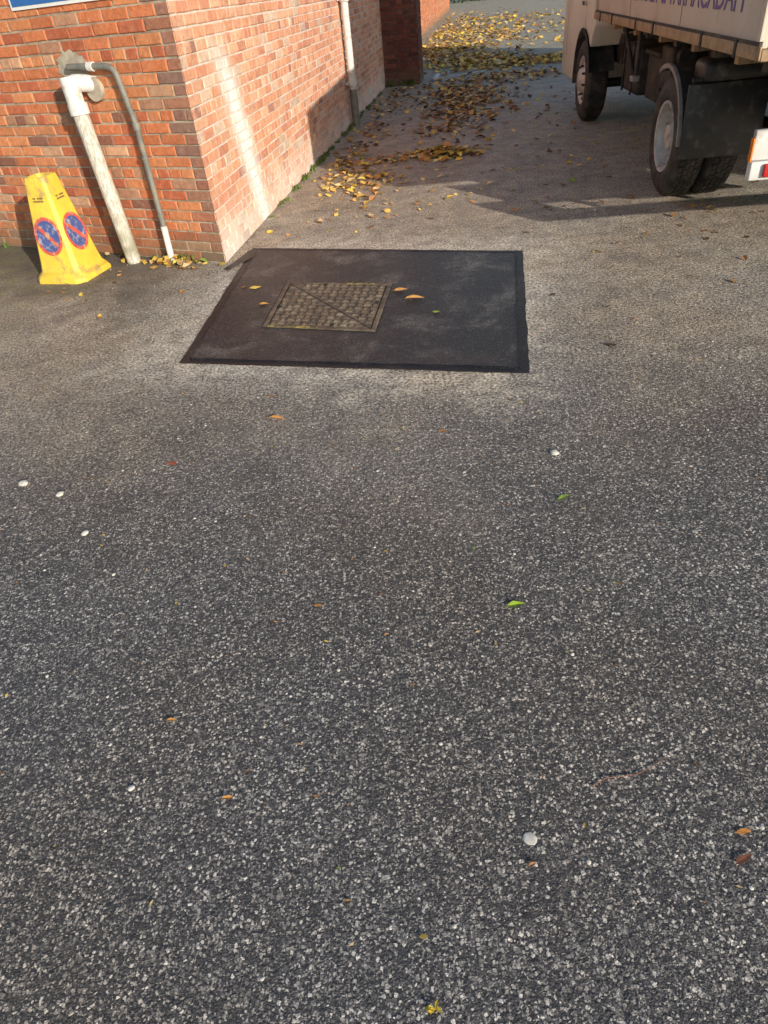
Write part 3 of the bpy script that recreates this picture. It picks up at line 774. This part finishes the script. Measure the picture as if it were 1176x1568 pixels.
# weeds along wall feet
def grassmat():
    k=NT('weed_green'); return k.out(k.attr('pcol'),.6,None,0,.3)
M_GR=grassmat()
gv,gf,gc=[],[],[]
def tuft(x,y,n,h):
    for _ in range(n):
        a=rr.uniform(0,6.28);r=rr.uniform(0,.03);bx,by=x+r*math.cos(a),y+r*math.sin(a)
        t=rr.uniform(0,6.28);w=rr.uniform(.003,.007);hh=h*rr.uniform(.4,1.);ln=rr.uniform(.2,.9)*hh
        b=len(gv);dx,dy=math.cos(t),math.sin(t)
        gv.extend([(bx-dy*w,by+dx*w,0),(bx+dy*w,by-dx*w,0),(bx+dx*ln*.4+dy*w,by+dy*ln*.4-dx*w,hh*.65),(bx+dx*ln*.4-dy*w,by+dy*ln*.4+dx*w,hh*.65),(bx+dx*ln,by+dy*ln,hh)])
        gf.extend([(b,b+1,b+2,b+3),(b+3,b+2,b+4)])
        c=Vector((.11,.15,.035))*rr.uniform(.6,1.6); gc.extend([tuple(c)]*5)
for i in range(90):
    s_=rr.choice([rr.uniform(1.2,10.),rr.uniform(2.5,8)]); p=SW(s_,0,rr.uniform(.01,.06)); tuft(p.x,p.y,rr.randint(6,18),rr.uniform(.02,.07))
for i in range(30):
    p=FW(rr.choice([rr.uniform(.25,.62),rr.uniform(.7,2.8)]),0,rr.uniform(.01,.06)); tuft(p.x,p.y,rr.randint(5,14),rr.uniform(.03,.08))
for i in range(14):
    p=PF(rr.uniform(0,.66),0,rr.uniform(.01,.08)); tuft(p.x,p.y,20,.12)
mesh('weeds',gv,gf,M_GR,cols=gc)

M_MARK=simple('worn_white_paint',(.8,.8,.78),.7,var=.1,dirt=(.16,.15,.13),dscale=6,dlo=.55,dhi=.65)
mk=[(1.95,16.0),(3.15,16.4),(3.3,17.2),(2.15,16.9)]
mi=inset(mk,.10)
mesh('painted_lane_marking',[(x,y,.005) for x,y in mk]+[(x,y,.005) for x,y in mi],[(0,1,5,4),(2,3,7,6),(3,0,4,7)],M_MARK)

hv,hf,hc=[],[],[]
for _ in range(9000):
    x=rr.uniform(-12,26);y=62+rr.gauss(0,.9);z=rr.uniform(0,3.0)+.5*math.sin(x*.9)*(1 if rr.random()<.4 else 0)
    s_=rr.uniform(.08,.2);b=len(hv);n_=Vector((rr.gauss(0,1),rr.gauss(0,1),rr.gauss(0,1))).normalized();t=n_.orthogonal().normalized()*s_;u=n_.cross(t)
    p=Vector((x,y,abs(z)))
    hv.extend([p-t,p-u*.6,p+t,p+u*.6]); hf.append((b,b+1,b+2,b+3)); hc.extend([tuple(Vector((.05,.085,.025))*rr.uniform(.5,1.5))]*4)
mesh('hedge',hv,hf,M_GR,cols=hc)

# ------------------------------------------------------------ light
EL=17; src=Vector((.5,-.866)).normalized()
w=bpy.data.worlds.new('World'); sc.world=w; w.use_nodes=True
nt=w.node_tree; bg=nt.nodes['Background']; sky=nt.nodes.new('ShaderNodeTexSky'); sky.sky_type='NISHITA'; sky.sun_disc=False
sky.sun_elevation=D2R(EL); sky.sun_rotation=math.atan2(src.x,src.y)
nt.links.new(sky.outputs[0],bg.inputs[0]); bg.inputs[1].default_value=.15
ld=bpy.data.lights.new('sun','SUN'); ld.energy=5; ld.angle=D2R(.6); ld.color=(1,.91,.78)
lo=bpy.data.objects.new('sun',ld); COL.objects.link(lo)
dv=Vector((-src.x*math.cos(D2R(EL)),-src.y*math.cos(D2R(EL)),-math.sin(D2R(EL))))
lo.rotation_euler=dv.to_track_quat('-Z','Y').to_euler(); lo.location=(5,-5,8)

# ------------------------------------------------------------ camera
p=D2R(37.5); r=math.atan2(157,1356)
fw=Vector((0,math.cos(p),-math.sin(p))); dn=Vector((0,-math.sin(p),-math.cos(p))); rt=Vector((1,0,0))
ix=rt*math.cos(r)+dn*math.sin(r); iy=-( -rt*math.sin(r)+dn*math.cos(r))
m=Matrix((ix,iy,-fw)).transposed().to_4x4(); m.translation=Vector((0,0,1.6))
cd=bpy.data.cameras.new('camera'); co=bpy.data.objects.new('camera',cd); COL.objects.link(co); co.matrix_world=m
cd.sensor_fit='VERTICAL'; cd.sensor_height=36; cd.sensor_width=27; cd.lens=36*1048/1568; cd.clip_end=1000; cd.clip_start=.02
sc.camera=co
